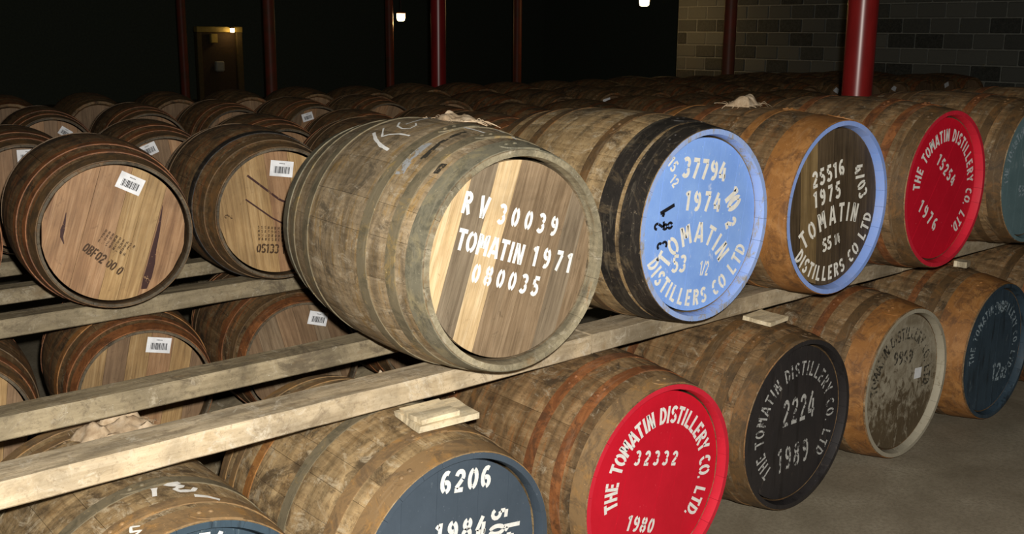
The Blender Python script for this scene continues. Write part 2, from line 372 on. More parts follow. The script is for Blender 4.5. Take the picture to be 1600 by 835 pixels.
class Text2D:
    def __init__(s): s.v = []; s.f = []; s.cuts = []
    def cut(s): s.cuts.append((len(s.v), len(s.f)))
    def stroke(s, pts, wd):
        n = len(pts); b = len(s.v)
        for i, p_ in enumerate(pts):
            a = pts[max(0, i-1)]; c = pts[min(n-1, i+1)]
            tx, ty = c[0]-a[0], c[1]-a[1]; l = math.hypot(tx, ty) or 1; nx, ny = -ty/l*wd/2, tx/l*wd/2
            s.v += [(p_[0]+nx, p_[1]+ny), (p_[0]-nx, p_[1]-ny)]
        for i in range(n-1): s.f.append((b+2*i, b+2*i+1, b+2*i+3, b+2*i+2))
    def glyph(s, ch, x, y, h, ang, wd=.18, wf=1.0):
        ca, sa = math.cos(R(ang)), math.sin(R(ang)); b = len(s.v)
        for st in G.get(ch, []): s.stroke(st, wd)
        for i in range(b, len(s.v)):
            px, py = (s.v[i][0]-.3)*h*wf, (s.v[i][1]-.5)*h; s.v[i] = (x+px*ca-py*sa, y+px*sa+py*ca)
    def line(s, txt, x, y, h, ang=0, wd=.18, wf=1.0, sp=1.0):
        adv = [ADV.get(c, .68)*h*wf*sp for c in txt]; u = -sum(adv)/2; ca, sa = math.cos(R(ang)), math.sin(R(ang))
        for c, a in zip(txt, adv):
            if c == ' ': s.cut()
            m = u+a/2; s.glyph(c, x+m*ca, y+m*sa, h, ang, wd, wf); u += a
        s.cut()
    def ring(s, txt, cx, cy, rad, a0, a1, h, wd=.17, wf=1.0, inside=False):
        adv = [ADV.get(c, .68) for c in txt]; tot = sum(adv); u = 0
        for c, a in zip(txt, adv):
            al = a0+(a1-a0)*(u+a/2)/tot; u += a
            if c == ' ': s.cut()
            s.glyph(c, cx+rad*math.cos(R(al)), cy+rad*math.sin(R(al)), h, al+90 if inside else al-90, wd, wf)
        s.cut()
    def build(s, name, parent, y, zc, mat):
        v = [(a, y, b+zc) for a, b in s.v]; pv = pf = 0       # one part for each line of writing
        for nv, nf in s.cuts+[(len(s.v), len(s.f))]:
            if nf > pf: link(name, mesh(name, v[pv:nv], [tuple(i-pv for i in q) for q in s.f[pf:nf]], [mat]), parent)
            pv, pf = nv, nf

# ------------------------------------------------------------------ casks
HOOPS = ((.006, .075), (.125, .17), (.27, .318), (.682, .73), (.83, .875), (.925, .994))
def rad(t_, rc, rb): return rb-(rb-rc)*abs(2*t_-1)**2
REC = .03
def stave_mesh(rc, rb, L, wdeg, wmat, cmat):
    ce, ci = (.017, .03) if rc > .3 else (.009, .016)
    n = 10; wd = R(wdeg); g = .0005/rb; b_ = .005/rb
    angs = [-wd/2+g, -wd/2+g+b_, -wd/6, wd/6, wd/2-g-b_, wd/2-g]; dr = [-.0011, 0, 0, 0, 0, -.0011]; K = 10
    ts = [0, REC/L*1.1] + [REC/L*1.1+(1-2*REC/L*1.1)*i/(n-2) for i in range(1, n-2)] + [1-REC/L*1.1, 1]
    v = []; f = []; fm = []
    for t_ in ts:
        r_ = rad(t_, rc, rb); end = t_ in (0, 1); ri = r_-(ce if end else ci)
        y = (t_-.5)*L
        for a, d in zip(angs, dr): v.append(((r_+d)*math.sin(a), y, (r_+d)*math.cos(a)))
        for a in (angs[5], wd/6, -wd/6, angs[0]): v.append((ri*math.sin(a), y, ri*math.cos(a)))
    m = len(ts)
    for j in range(m-1):
        for i in range(K):
            f.append((j*K+i, j*K+(i+1) % K, (j+1)*K+(i+1) % K, (j+1)*K+i)); fm.append(1 if (i > 4 and j == 0) else 0)
    for k0, mi in ((0, 1), ((m-1)*K, 0)):
        for i in range(1, 4): f.append((k0+[1, 2, 3][i-1], k0+[2, 3, 4][i-1], k0+[8, 7, 6][i-1], k0+[9, 8, 7][i-1])); fm.append(mi)
        f.append((k0, k0+1, k0+9)); fm.append(mi); f.append((k0+4, k0+5, k0+6)); fm.append(mi)
    me = mesh('stave', v, f, [wmat, cmat], fm); fix(me)
    me.polygons.foreach_set('use_smooth', [True]*len(f)); me.set_sharp_from_angle(angle=R(24))
    return me
def hoop_mesh(rc, rb, L, t0, t1, mat, th=.0028, n=64, seam=None):
    v = []; f = []; ts = (t0, (t0+t1)/2, t1)
    for i in range(n):
        a = 2*PI*i/n
        for t_ in ts: r_ = rad(t_, rc, rb)+th; v.append((r_*math.cos(a), (t_-.5)*L, r_*math.sin(a)))
        for t_ in ts[::-1]: r_ = rad(t_, rc, rb)-.001; v.append((r_*math.cos(a), (t_-.5)*L, r_*math.sin(a)))
    for i in range(n):
        j = (i+1) % n
        for k in range(6): f.append((i*6+k, i*6+(k+1) % 6, j*6+(k+1) % 6, j*6+k))
    me = fix(mesh('hoop', v, f, [mat])); me.polygons.foreach_set('use_smooth', [True]*len(f)); me.set_sharp_from_angle(angle=R(30)); return me
def tongue_mesh(rc, rb, L, t0, t1, mat, a0=78, a1=99, th=.0052):
    n = 12; v = []; f = []; tm = (t0+t1)/2; hw = (t1-t0)/2*.97
    for i in range(n+1):
        a = R(a0+(a1-a0)*i/n); e = max(0, (i-8)/4); k = math.sqrt(max(0.02, 1-e*e))
        for s_, o in ((-1, th), (1, th), (1, 0), (-1, 0)):
            t_ = tm+s_*hw*k; r_ = rad(t_, rc, rb)+o; v.append((r_*math.cos(a), (t_-.5)*L, r_*math.sin(a)))
    for i in range(n):
        for k in range(4): f.append((i*4+k, i*4+(k+1) % 4, i*4+4+(k+1) % 4, i*4+4+k))
    f += [(0, 1, 2, 3), (n*4+3, n*4+2, n*4+1, n*4)]
    return fix(mesh('hoop_lap', v, f, [mat]))
def board_mesh(rh, x0, x1, mat, th=.02, gap=.0005):
    x0 = max(x0+gap, -rh*.9985); x1 = min(x1-gap, rh*.9985); n = 7
    top = [(x0+(x1-x0)*i/n) for i in range(n+1)]
    pts = [(x, math.sqrt(max(0, rh*rh-x*x))) for x in top] + [(x, -math.sqrt(max(0, rh*rh-x*x))) for x in top[::-1]]
    m = len(pts); v = [(x, 0, z) for x, z in pts] + [(x, th, z) for x, z in pts]
    f = [tuple(range(m)), tuple(range(m, 2*m))[::-1]] + [(i, m+i, m+(i+1) % m, (i+1) % m) for i in range(m)]
    return fix(mesh('head_board', v, f, [mat]))
rivet_me = None
def rivet_mesh(mat): return lathe('rivet', [(.0075, 0), (.0065, .0025), (.003, .0045)], mat, 8, 60)
WCL = (.8, 1.0, 1.27)
MC = {}
def cached(key, fn):
    if key not in MC: MC[key] = fn()
    return MC[key]
def cask(head, rc, rb, L, wmat, cmat, hoops, boards, label, group, yaw=0, roll=0, cat='cask', name='oak_cask', hspec=HOOPS, nst=24, rear=None, laps=True):
    """head = centre of the front chime circle; boards = [(x0, x1, material)] across the head in its own rolled frame"""
    a = Vector((math.sin(R(yaw)), math.cos(R(yaw)), 0))
    mid = Vector(head)+a*L/2
    e = empty(name, (mid.x, mid.y, mid.z-rb), -R(yaw)); tag(e, label, cat, group)
    e['_rb'] = rb
    rs = random.Random(hash((round(head[0], 3), round(head[1], 3), round(head[2], 3))))
    cl = [rs.choice((0, 1, 1, 2)) for _ in range(nst)]
    unit = 360/sum(WCL[c] for c in cl)
    # snap the unit so that meshes are shared inside one cask
    ang = rs.random()*360
    for c in cl:
        wdeg = WCL[c]*unit
        me = cached(('st', rc, rb, L, round(wdeg, 4), wmat.name, cmat.name), lambda: stave_mesh(rc, rb, L, wdeg, wmat, cmat))
        link('stave', me, e, (0, 0, rb), (0, R(ang+wdeg/2), 0)); ang += wdeg
    for i, (t0, t1) in enumerate(hspec):
        m = hoops[i % len(hoops)]
        h = link('hoop', cached(('hp', rc, rb, L, t0, t1, m.name), lambda: hoop_mesh(rc, rb, L, t0, t1, m)), e, (0, 0, rb))
        if laps and i < 3:
            aa = rs.uniform(75, 118)
            link('hoop_lap', cached(('lap', rc, rb, L, t0, t1, m.name), lambda: tongue_mesh(rc, rb, L, t0, t1, m)), h, (0, 0, 0), (0, -R(aa-90), 0))
            tm = (t0+t1)/2; r_ = rad(tm, rc, rb)+.005
            for da in (0, 5):
                q = R(aa+da)
                link('rivet', cached(('rv', m.name), lambda: rivet_mesh(m)), h, (r_*math.cos(q), (tm-.5)*L, r_*math.sin(q)), (0, PI/2-q, 0))
    rh = rc-.0305 if rc > .3 else rc-.0165
    for (x0, x1, m) in boards:
        link('head_board', cached(('bd', rh, x0, x1, m.name), lambda: board_mesh(rh, x0, x1, m)), e, (0, -L/2+REC+rs.uniform(0, .0006), rb), (0, -R(roll), 0))
    link('rear_head', cached(('rh', rh), lambda: board_mesh(rh, -rh, rh, B['dull'])), e, (0, L/2-REC-.02, rb))
    e['_L'] = L
    return e
def split(rh, n, mats, seed=0):
    rs = random.Random(seed); w_ = [rs.uniform(.75, 1.3) for _ in range(n)]; s_ = sum(w_); x = -rh; out = []
    for i, k in enumerate(w_):
        x2 = x+2*rh*k/s_; out.append((round(x, 4), round(x2, 4), mats[i % len(mats)])); x = x2
    return out
def face_y(L): return -L/2+REC-.0008
def label_on(e, u, v_, ang, L, rb, ww=.08, hh=.055):
    y = face_y(L)-.0006
    lb = link('barcode_label', cached(('lab', ww), lambda: boxmesh('barcode_label', (-ww/2, 0, -hh/2), (ww/2, .0006, hh/2), paper)), e, (u, y, rb+v_), (0, -R(ang), 0))
    def bars():
        tt = Text2D(); x = -ww*.33; rs = random.Random(3)
        while x < ww*.33:
            b_ = rs.choice((.0012, .002, .0032))*ww/.08; tt.stroke([(x+b_/2, -hh*.3), (x+b_/2, hh*.14)], b_); x += b_+rs.choice((.001, .0016, .0022))*ww/.08
        for i in range(5): tt.stroke([((i-2)*ww*.05-ww*.018, hh*.33), ((i-2)*ww*.05+ww*.018, hh*.33)], hh*.05)
        return mesh('barcode', [(a, 0, b) for a, b in tt.v], tt.f, [INK['speck']])
    link('barcode', cached(('bar', ww), bars), lb, (0, -.0005, 0))
def mark(e, pts, wd, mat, rc, rb, L, name='chalk_mark', off=.0042):
    """ribbon lying on the curved side, pts = [(angle in degrees from +x, position along the cask 0..1)]"""
    q = []
    n = len(pts)
    fine = []
    for i in range(n-1):
        for k in range(6): s_ = k/6; fine.append(tuple(pts[i][j]*(1-s_)+pts[i+1][j]*s_ for j in (0, 1)))
    fine.append(pts[-1])
    def P3(a, t_): r_ = rad(t_, rc, rb)+off; return Vector((r_*math.cos(R(a)), (t_-.5)*L, r_*math.sin(R(a))+rb))
    c3 = [P3(*k) for k in fine]; v = []; f = []
    for i, c_ in enumerate(c3):
        tg = (c3[min(i+1, len(c3)-1)]-c3[max(i-1, 0)]).normalized(); nr = Vector((math.cos(R(fine[i][0])), 0, math.sin(R(fine[i][0]))))
        sd = tg.cross(nr).normalized()*wd/2*(.75+.5*noise.noise(c_*40)); v += [c_+sd, c_-sd]
    for i in range(len(c3)-1): f.append((2*i, 2*i+1, 2*i+3, 2*i+2))
    return link(name, mesh(name, v, f, [mat]), e)
L = .84
def D(**k): return k

# --- front row, upper tier
gu = 'casks in the front row, upper tier'
RT = .842   # top of the front rail
rv = cask((1.804, 2.12, 1.208), .31, .364, L, W['rv'], CH['rv'], [IR['green'], IR['olive'], IR['olive'], IR['olive'], IR['olive'], IR['green']],
 [(-.28, -.205, B['light']), (-.205, -.13, B['grey']), (-.13, -.055, B['light']), (-.055, .05, B['brown']), (.05, .15, B['brown']), (.15, .222, B['grey']), (.222, .28, B['brown'])],
 'big weathered grey-green cask with bare striped head stencilled RV 30039', gu, yaw=2.87, roll=-18)
T = Text2D(); T.line('RV', -.124, .167, .06, -18, .22, .8, 1.72); T.line('30039', .056, .107, .055, -16, .22, .8, 1.6)
T.line('TOMATIN', -.073, .046, .058, -18, .2, .88, 1.02); T.line('1971', .145, -.017, .058, -16, .22, .8, 1.5); T.line('080035', -.02, -.054, .054, -17.5, .22, .8, 1.47)
T.build('lettering', rv, face_y(L), .364, INK['white'])
for pts, wd in (([(92, .501), (99.7, .494), (106.4, .496)], .009), ([(105.1, .555), (109.4, .516), (111, .467), (109.8, .431), (105.8, .435), (103.7, .464)], .008),
                ([(112.7, .574), (119.4, .505), (117.2, .481), (115.3, .432), (115, .374)], .008), ([(117.4, .588), (121.9, .522), (125.2, .451), (126.7, .387)], .014),
                ([(94.6, .268), (92.9, .211), (91.6, .147)], .01), ([(80.9, .231), (80.3, .168), (81.9, .094)], .008)):
    mark(rv, pts, wd, INK['chalk'], .31, .364, L)
mark(rv, [(137, .24), (127, .25), (116, .258)], .045, INK['greyp'], .31, .364, L, 'pale_smear', .0036)
mark(rv, [(126, .2), (112, .215), (98, .222)], .03, INK['smoke'], .31, .364, L, 'dark_smear', .0032)
mark(rv, [(131, .1), (124, .103)], .03, INK['smoke'], .31, .364, L, 'dark_smear', .0036)

def zup(rb, rc, hy): return .845+rad((2.487-hy)/L, rc, rb)
z = zup(.361, .322, 2.165)
c37 = cask((2.662, 2.165, z), .322, .361, L, W['tan'], P['blueworn'], [IR['black'], IR['black'], IR['brown'], IR['brown'], IR['brown'], IR['brown']],
 split(.2915, 7, [P['blue']], 3), 'cask with bright sky blue head stencilled 37794 and black front hoops', gu, roll=-8, hspec=((.004, .095), (.115, .2), (.3, .34), (.682, .73), (.83, .875), (.925, .994)))
T = Text2D(); T.line('37794', .01, .186, .066, -8.6, .22, .95, 1.1); T.line('1974', .01, .079, .066, -7.5, .22, .9, 1.3)
T.ring('TOMATIN', -.03, -.2, .178, 153, 22, .068, .18, 1.0); T.line('53', -.1, -.118, .058, -8, .2, .95, 1.0); T.line('1/2', .03, -.152, .05, -8, .17, .6, .8)
T.ring('DISTILLERS CO LTD', 0, 0, .247, 200, 338, .055, .2, .92, True); T.build('lettering', c37, face_y(L), .361, INK['cream'])
T = Text2D(); T.line('10', .165, .07, .075, -62, .26, .9, .8); T.line('2', .16, -.01, .055, -70, .26, .9); T.line('15', -.15, .215, .04, -50, .2, .9); T.line('12', -.14, .16, .035, -50, .2, .9)
T.build('lettering', c37, face_y(L)-.0004, .361, INK['cream'])
T = Text2D(); T.line('1', -.168, .07, .07, 108, .2, .9); T.line('2', -.205, .02, .05, 95, .2, .9); T.line('8', -.165, .015, .05, 95, .2, .9); T.line('3', -.188, -.045, .05, 95, .2, .9)
T.build('lettering', c37, face_y(L)-.0006, .361, INK['black'])

z = zup(.352, .325, 2.127)
c25 = cask((3.376, 2.127, z), .325, .352, L, W['brown'], P['rim'], [IR['orange'], IR['orange'], IR['brown'], IR['red'], IR['orange'], IR['red']],
 [(-.2945, -.2, B['dark']), (-.2, -.1, B['amber']), (-.1, .0, B['dark']), (.0, .1, B['dark']), (.1, .2, B['dark']), (.2, .2945, B['dark'])],
 'cask with blue painted rim around a bare dark head stencilled 25516', gu, roll=5, hspec=((.004, .15), (.3, .345), (.43, .44), (.63, .68), (.83, .875), (.925, .994)))
T = Text2D(); T.line('25516', -.043, .131, .06, 10.9, .22, .95, 1.16); T.line('1975', -.04, .052, .062, 10, .22, .9, 1.3)
T.ring('TOMATIN', .066, -.42, .395, 131, 73, .072, .19, .86); T.line('55', -.02, -.137, .05, 10, .22, .95, .95); T.line('1/4', .045, -.126, .042, 10, .17, .55, .8)
T.ring('DISTILLERS CO LTD', 0, 0, .252, 216, 350, .056, .2, .9, True); T.line('4/03', .178, .085, .056, -66, .22, .9, 1.05)
T.build('lettering', c25, face_y(L), .352, INK['cream'])

z = zup(.361, .325, 2.09)
cru = cask((4.098, 2.09, z), .325, .361, L, W['brown'], P['redchime'], [IR['brown'], IR['red'], IR['red'], IR['red'], IR['brown'], IR['brown']],
 split(.2945, 7, [P['red']], 5), 'cask with bright red head stencilled 15254, upper one under the red column', gu, roll=-36)
T = Text2D(); T.ring('THE TOMATIN DISTILLERY CO. LTD.', .03, 0, .222, 178, -62, .052, .2, .85)
T.line('15254', .04, .075, .05, -36, .21, .95, 1.28); T.line('1976', -.075, -.105, .054, -36, .21, .95, 1.5); T.build('lettering', cru, face_y(L), .361, INK['white'])

z = zup(.36, .322, 2.1)
cgu = cask((4.93, 2.1, z), .322, .36, L, W['brown'], P['teal'], [IR['brown'], IR['brown'], IR['red'], IR['brown']], split(.2915, 7, [P['teal']], 6),
 'cask with grey-teal head and faded pale lettering next to the red-headed 15254 cask', gu)
T = Text2D(); T.ring('THE TOMATIN DISTILLERY CO. LTD.', 0, 0, .22, 190, -10, .045, .18, .9); T.line('1976', 0, .06, .05, 0, .22); T.line('55', -.05, -.08, .05, 0, .22); T.build('lettering', cgu, face_y(L), .36, INK['pale'])
cask((5.66, 2.1, z), .322, .36, L, W['brown'], CH['dark'], [IR['brown'], IR['red']], split(.2915, 7, [B['dark'], B['dull']], 8), 'brown cask with dark bare head at the end of the upper tier', gu, laps=False)

# --- front row, lower tier (on the floor)
gl = 'casks in the front row, lower tier'
c0 = cask((.856, 2.19, .356), .335, .354, L, W['tan'], P['slate2'], [IR['tan'], IR['tan'], IR['olive'], IR['olive'], IR['tan'], IR['tan']],
 split(.3045, 7, [P['slate2']], 1), 'tan cask with chalked 15 on its side under the pale front rail', gl, hspec=((.006, .09), (.12, .165), (.27, .318), (.682, .73), (.83, .875), (.925, .994)))
T = Text2D(); T.line('1974', .03, .262, .062, -10, .2, .95, 1.0); T.line('1015', 0, .1, .06, -8, .2, .95, 1.0); T.build('lettering', c0, face_y(L), .354, INK['white'])
for pts, wd in (([(89.6, .255), (92, .205)], .02), ([(74.2, .218), (76.5, .196), (81.6, .201), (83, .22), (79, .235), (84.3, .258), (78.7, .262)], .02), ([(78, .161), (73, .15), (68.6, .13)], .022), ([(104.5, .089), (107.3, .107), (108.4, .085), (105.4, .067), (109.2, .06)], .008)):
    mark(c0, pts, wd, INK['chalk'], .335, .354, L)
c62 = cask((1.584, 2.105, .371), .328, .371, L, W['tan'], P['slate'], [IR['tan'], IR['tan'], IR['olive'], IR['orange'], IR['tan'], IR['tan']],
 split(.2975, 6, [P['slate']], 2), 'cask with slate blue head stencilled 6206', gl, roll=-3, hspec=((.004, .085), (.15, .2), (.4, .445), (.682, .73), (.83, .875), (.925, .994)))
T = Text2D(); T.line('6206', .048, .236, .064, -9, .22, .95, 1.15); T.line('1984', .03, .088, .064, -8.5, .22, .95, 1.25); T.line('5', .168, .095, .058, -98, .22, 1.0); T.line('0', .158, .048, .06, 82, .22, 1.0); T.line('1', .215, .045, .06, 82, .22, 1.0); T.line('5', .19, .012, .058, -98, .22, 1.0)
T.line('55', -.05, -.05, .06, -8, .22); T.build('lettering', c62, face_y(L), .371, INK['white'])
c32 = cask((2.396, 2.083, .384), .342, .384, L, W['brown'], P['redchime'], [IR['tan'], IR['red'], IR['red'], IR['brown'], IR['red'], IR['brown']],
 split(.3115, 7, [P['red']], 4), 'cask with bright red head stencilled 32332 standing on the floor', gl, roll=-15)
T = Text2D(); T.ring('THE TOMATIN DISTILLERY CO. LTD.', .02, 0, .228, 190, -50, .058, .2, .92)
T.line('32332', 0, .088, .048, -15, .22, .95, 1.5); T.line('1980', -.064, -.127, .052, -22, .2, .95, 1.15); T.build('lettering', c32, face_y(L), .384, INK['white'])
c22 = cask((3.215, 2.126, .38), .332, .38, L, W['brown'], P['black'], [IR['brown'], IR['brown'], IR['brown'], IR['red'], IR['brown'], IR['brown']],
 split(.3015, 7, [P['black']], 5), 'cask with black head stencilled 2224 and 1989', gl, roll=0)
T = Text2D(); T.ring('THE TOMATIN DISTILLERY CO. LTD', .02, -.015, .226, 226, -46, .056, .15, .9); T.line('2224', .032, .05, .108, 0, .15, .66, 1.13); T.line('1989', .016, -.136, .1, 2, .15, .66, 1.25)
T.build('lettering', c22, face_y(L), .38, INK['faint'])
c4 = cask((4.003, 2.131, .372), .327, .372, L, W['brown'], P['whitechime'], [IR['orange'], IR['brown'], IR['red'], IR['brown']], split(.2965, 7, [P['mottle']], 7),
 'cask with flaking off-white head and a small white patch', gl, hspec=((.008, .13), (.16, .21), (.3, .345), (.682, .73), (.83, .875), (.925, .994)))
T = Text2D(); T.ring('TOMATIN DISTILLERY CO. LTD.', 0, 0, .215, 185, -20, .055, .18, .9); T.line('9969', .0, .11, .06, -5, .2); T.build('lettering', c4, face_y(L), .372, INK['smoke'])
link('white_patch', boxmesh('white_patch', (-.028, 0, -.024), (.028, .0006, .024), paper), c4, (.135, face_y(L)-.0006, .372+.012), (0, R(4), 0))
c5 = cask((4.771, 2.106, .37), .326, .37, L, W['brown'], P['slate2'], [IR['orange'], IR['brown'], IR['red'], IR['brown']], split(.2955, 7, [P['slate2']], 8),
 'cask with worn deep slate head and orange front hoop', gl, hspec=((.008, .17), (.22, .27), (.34, .38), (.682, .73), (.83, .875), (.925, .994)))
T = Text2D(); T.ring('THE TOMATIN DISTILLERY CO. LTD.', .02, 0, .215, 190, -40, .045, .17, .9); T.line('12', .07, -.12, .09, -5, .2, .8); T.line('82', .15, -.14, .06, -5, .2, .8); T.line('1989', .05, .2, .05, 0, .2); T.build('lettering', c5, face_y(L), .37, INK['pale'])
c6 = cask((5.56, 2.1, .37), .326, .37, L, W['brown'], P['teal'], [IR['brown'], IR['red']], split(.2955, 7, [P['teal']], 9), 'cask with grey-teal head standing on the floor beyond the deep slate one', gl, laps=False)

# --- second row: smaller barrels
gb2 = 'barrels in the second row, upper tier'
LB = .83; bc, bb = .25, .303; YW = 8.5
RT2 = .842
def zb(hy): return RT2+.003+rad((3.877-hy)/LB, bc, bb)
BAR = ((.006, .07), (.11, .15), (.235, .28), (.72, .765), (.85, .89), (.93, .994))
bh_mats = [B['pink'], B['honey'], B['pink'], B['dull']]
def barrel(x, y, z, boards, label, group, roll=0, hoops=None, yaw=8.5, wm=None, bc=bc, bb=bb):
    return cask((x, y, z), bc, bb, LB, wm or W['barrel'], CH['raw'], hoops or [IR['brown'], IR['red'], IR['red'], IR['brown']], boards, label, group, yaw=yaw, roll=roll, name='oak_barrel', cat='barrel', hspec=BAR, nst=22, laps=False)
z2 = zb(3.51)
rh = bc-.0165
A = barrel(1.18, 3.485, z2, [(-rh, -.1, B['pink']), (-.1, .0, B['pink']), (.0, .06, B['honey']), (.06, .125, B['honey']), (.125, rh, B['pink'])],
 'brown barrel with pinkish head, barcode label and a dark leak down one board', gb2, roll=-18)
label_on(A, .06, .168, -28, LB, bb, .085, .058)
T = Text2D(); T.line('0BF02 00 0', -.045, -.085, .034, -42, .2, .8, .9); T.build('lettering', A, face_y(LB), bb, INK['sepia'])
T = Text2D()
for i, n_ in enumerate((9, 8, 7, 8)):
    for k in range(n_):
        u = -.05+k*.014; v_ = -.0-i*.014; ca, sa = math.cos(R(-36)), math.sin(R(-36)); T.glyph(random.choice('EHBDRSN'), -.03+(k*.0135)*ca+(i*.013)*sa, .012+(k*.0135)*sa-(i*.013)*ca, .011, -36, .2)
    T.cut()
T.build('lettering', A, face_y(LB), bb, INK['sepia'])
def streak(e, pts, wds, mat, L_, rb_):
    T_ = Text2D(); v = []
    for (u, v_), wd in zip(pts, wds): v += [(u-wd/2, face_y(L_)-.0003, v_+rb_), (u+wd/2, face_y(L_)-.0003, v_+rb_)]
    f = [(2*i, 2*i+1, 2*i+3, 2*i+2) for i in range(len(pts)-1)]
    link('stain', mesh('stain', v, f, [mat]), e)
streak(A, [(.162, .085), (.15, .03), (.137, -.02), (.122, -.07), (.11, -.12), (.095, -.165), (.08, -.205)], [.002, .008, .014, .018, .026, .03, .02], INK['pitch'], LB, bb)
streak(A, [(-.15, .085), (-.158, .05), (-.165, .03), (-.17, .005), (-.165, -.02)], [.002, .008, .014, .01, .002], INK['pitch'], LB, bb)
Bb = barrel(1.82, 3.53, z2, [(-rh, -.12, B['honey']), (-.12, -.03, B['honey']), (-.03, .06, B['pink']), (.06, .15, B['honey']), (.15, rh, B['pink'])],
 'barrel with honey coloured head crossed by two dark scratches, beside the big grey-green cask', gb2, roll=6, hoops=[IR['brown'], IR['brown'], IR['black'], IR['brown']])
label_on(Bb, .014, .167, -8, LB, bb, .09, .06)
T = Text2D(); T.line('2', -.198, .0, .03, 80, .2, .9); T.line('0S133 1', -.04, -.138, .036, -8, .2, .85, .9)
for i in range(4):
    for k in range(8): T.glyph(random.choice('EHBDRSN'), -.085+k*.013, -.05-k*.002-i*.015, .011, -8, .22)
    T.cut()
T.build('lettering', Bb, face_y(LB), bb, INK['sepia'])
for s_ in (([(-.12, .15), (-.06, .1), (0, .05), (.06, .02), (.1, 0)], .008), ([(-.13, .06), (-.08, .02), (-.03, -.02), (.02, -.05)], .006)):
    T = Text2D(); T.stroke(s_[0], s_[1]); T.build('scratch', Bb, face_y(LB), bb, INK['pitch'])
barrel(.545, 3.5, z2, split(rh, 5, bh_mats, 2), 'barrel at the end of the second row past the one with the leaking head', gb2, roll=10)
barrel(2.455, 3.54, z2, split(rh, 5, bh_mats, 3), 'barrel of the second row standing behind the big grey-green cask', gb2, roll=20)
barrel(3.085, 3.55, z2, split(rh, 5, bh_mats, 4), 'barrel of the second row behind the gap before the blue-headed cask', gb2, roll=0)
gb2l = 'barrels in the second row, lower tier'
zl = .472
A2 = barrel(1.335, 3.74, zl, split(rh, 6, [B['honey'], B['dull'], B['honey'], B['pink']], 5), 'rusty-hooped barrel with barcode under the leaking barrel, behind the rails', gb2l, roll=-12, hoops=[IR['red'], IR['red'], IR['orange'], IR['red']])
label_on(A2, .06, .178, -12, LB, bb, .09, .06)
B2 = barrel(2.0, 3.74, zl, split(rh, 6, [B['dull'], B['brown'], B['dull']], 6), 'rusty-hooped barrel with greyish head and barcode under the honey-headed barrel', gb2l, roll=14, hoops=[IR['red'], IR['brown'], IR['red'], IR['brown']])
label_on(B2, .08, .165, -16, LB, bb, .085, .06)
barrel(.675, 3.74, zl, split(rh, 6, [B['honey'], B['dull']], 7), 'rusty-hooped barrel at the end of the second row, lower tier', gb2l, roll=-8, hoops=[IR['brown'], IR['red']])
barrel(2.665, 3.74, zl, split(rh, 6, [B['dull'], B['brown']], 8), 'lower barrel of the second row hidden below the big grey-green cask', gb2l, roll=4)

# --- third and fourth row barrels in view, then simple ones in the dark
z3 = 1.067
g3 = 'barrels in the third row, upper tier'
lab3 = {0: (.025, .195, 0, .09), 1: (-.073, .185, 22, .085)}
txt3 = ['third row barrel with upright barcode, behind the leaking barrel', 'third row barrel with tilted barcode, between the leaking and the honey-headed barrel',
        'third row barrel with reddish head behind the honey-headed barrel', 'third row barrel with plain brown side behind the big grey-green cask', 'third row barrel behind the hessian rag of the big grey-green cask']
for k, x in enumerate((1.29, 1.945, 2.6, 3.24, 3.87)):
    e = barrel(x, 4.97, z3, split(rh, 5, [B['dull'], B['pink']] if k != 2 else [B['pink']], 20+k), txt3[k], g3, roll=8*k, wm=W['barrel'])
    if k in lab3: u, v_, a_, ww = lab3[k]; label_on(e, u, v_, a_, LB, bb, ww, .06)
g4 = 'barrels in the fourth row, upper tier'
for k in range(5):
    x = 1.83+.585*k
    e = barrel(x, 6.38, 1.078, split(.2235, 5, [B['dull'], B['pink']], 30+k), ['fourth row barrel with reddish head and slipped label', 'fourth row barrel between the slipped label and the striped one', 'fourth row barrel with striped dark hoops', 'fourth row barrel with small bordered barcode', 'fourth row barrel next to the one with bordered barcode'][k], g4, wm=W['barrel'], roll=-5*k, bc=.24, bb=.281)
    if k == 0: label_on(e, .075, .15, -35, LB, .281, .07, .05)
    if k == 3: label_on(e, -.06, .168, 15, LB, .281, .08, .055)
def simple_cask(rc, rb, L_, wm, hm, bm_):
    n = 28; ts = [0, .07, .11, .15, .235, .28, .4, .5, .6, .72, .765, .85, .93, 1]; v = []; f = []; fm_ = []
    prof = [(rc-.03, -L_/2+REC), (rc-.017, -L_/2)]
    for t_ in ts: prof.append((rad(t_, rc, rb), (t_-.5)*L_))
    prof += [(rc-.017, L_/2), (rc-.03, L_/2-REC)]
    for (r_, y) in prof:
        for i in range(n): a = 2*PI*i/n; v.append((r_*math.cos(a), y, r_*math.sin(a)+rb))
    for j in range(len(prof)-1):
        for i in range(n): f.append((j*n+i, (j+1)*n+i, (j+1)*n+(i+1) % n, j*n+(i+1) % n)); fm_.append(1 if j in (2, 4, 6, 11, 13) else 0)
    f.append(tuple(range(n))); fm_.append(2); k = (len(prof)-1)*n; f.append(tuple(range(k, k+n))[::-1]); fm_.append(2)
    return mesh('far_barrel', v, f, [wm, hm, bm_], fm_, 30)
sm4 = [simple_cask(.24, .281, LB, W['barrel'], IR['brown'], B['dull']), simple_cask(.24, .281, LB, W['barrel'], IR['red'], B['dull'])]
sm = [simple_cask(bc, bb, LB, W['barrel'], IR['brown'], B['dull']), simple_cask(bc, bb, LB, W['barrel'], IR['red'], B['dull'])]
far_lab = boxmesh('barcode_label', (-.04, 0, -.027), (.04, .0006, .027), paper)
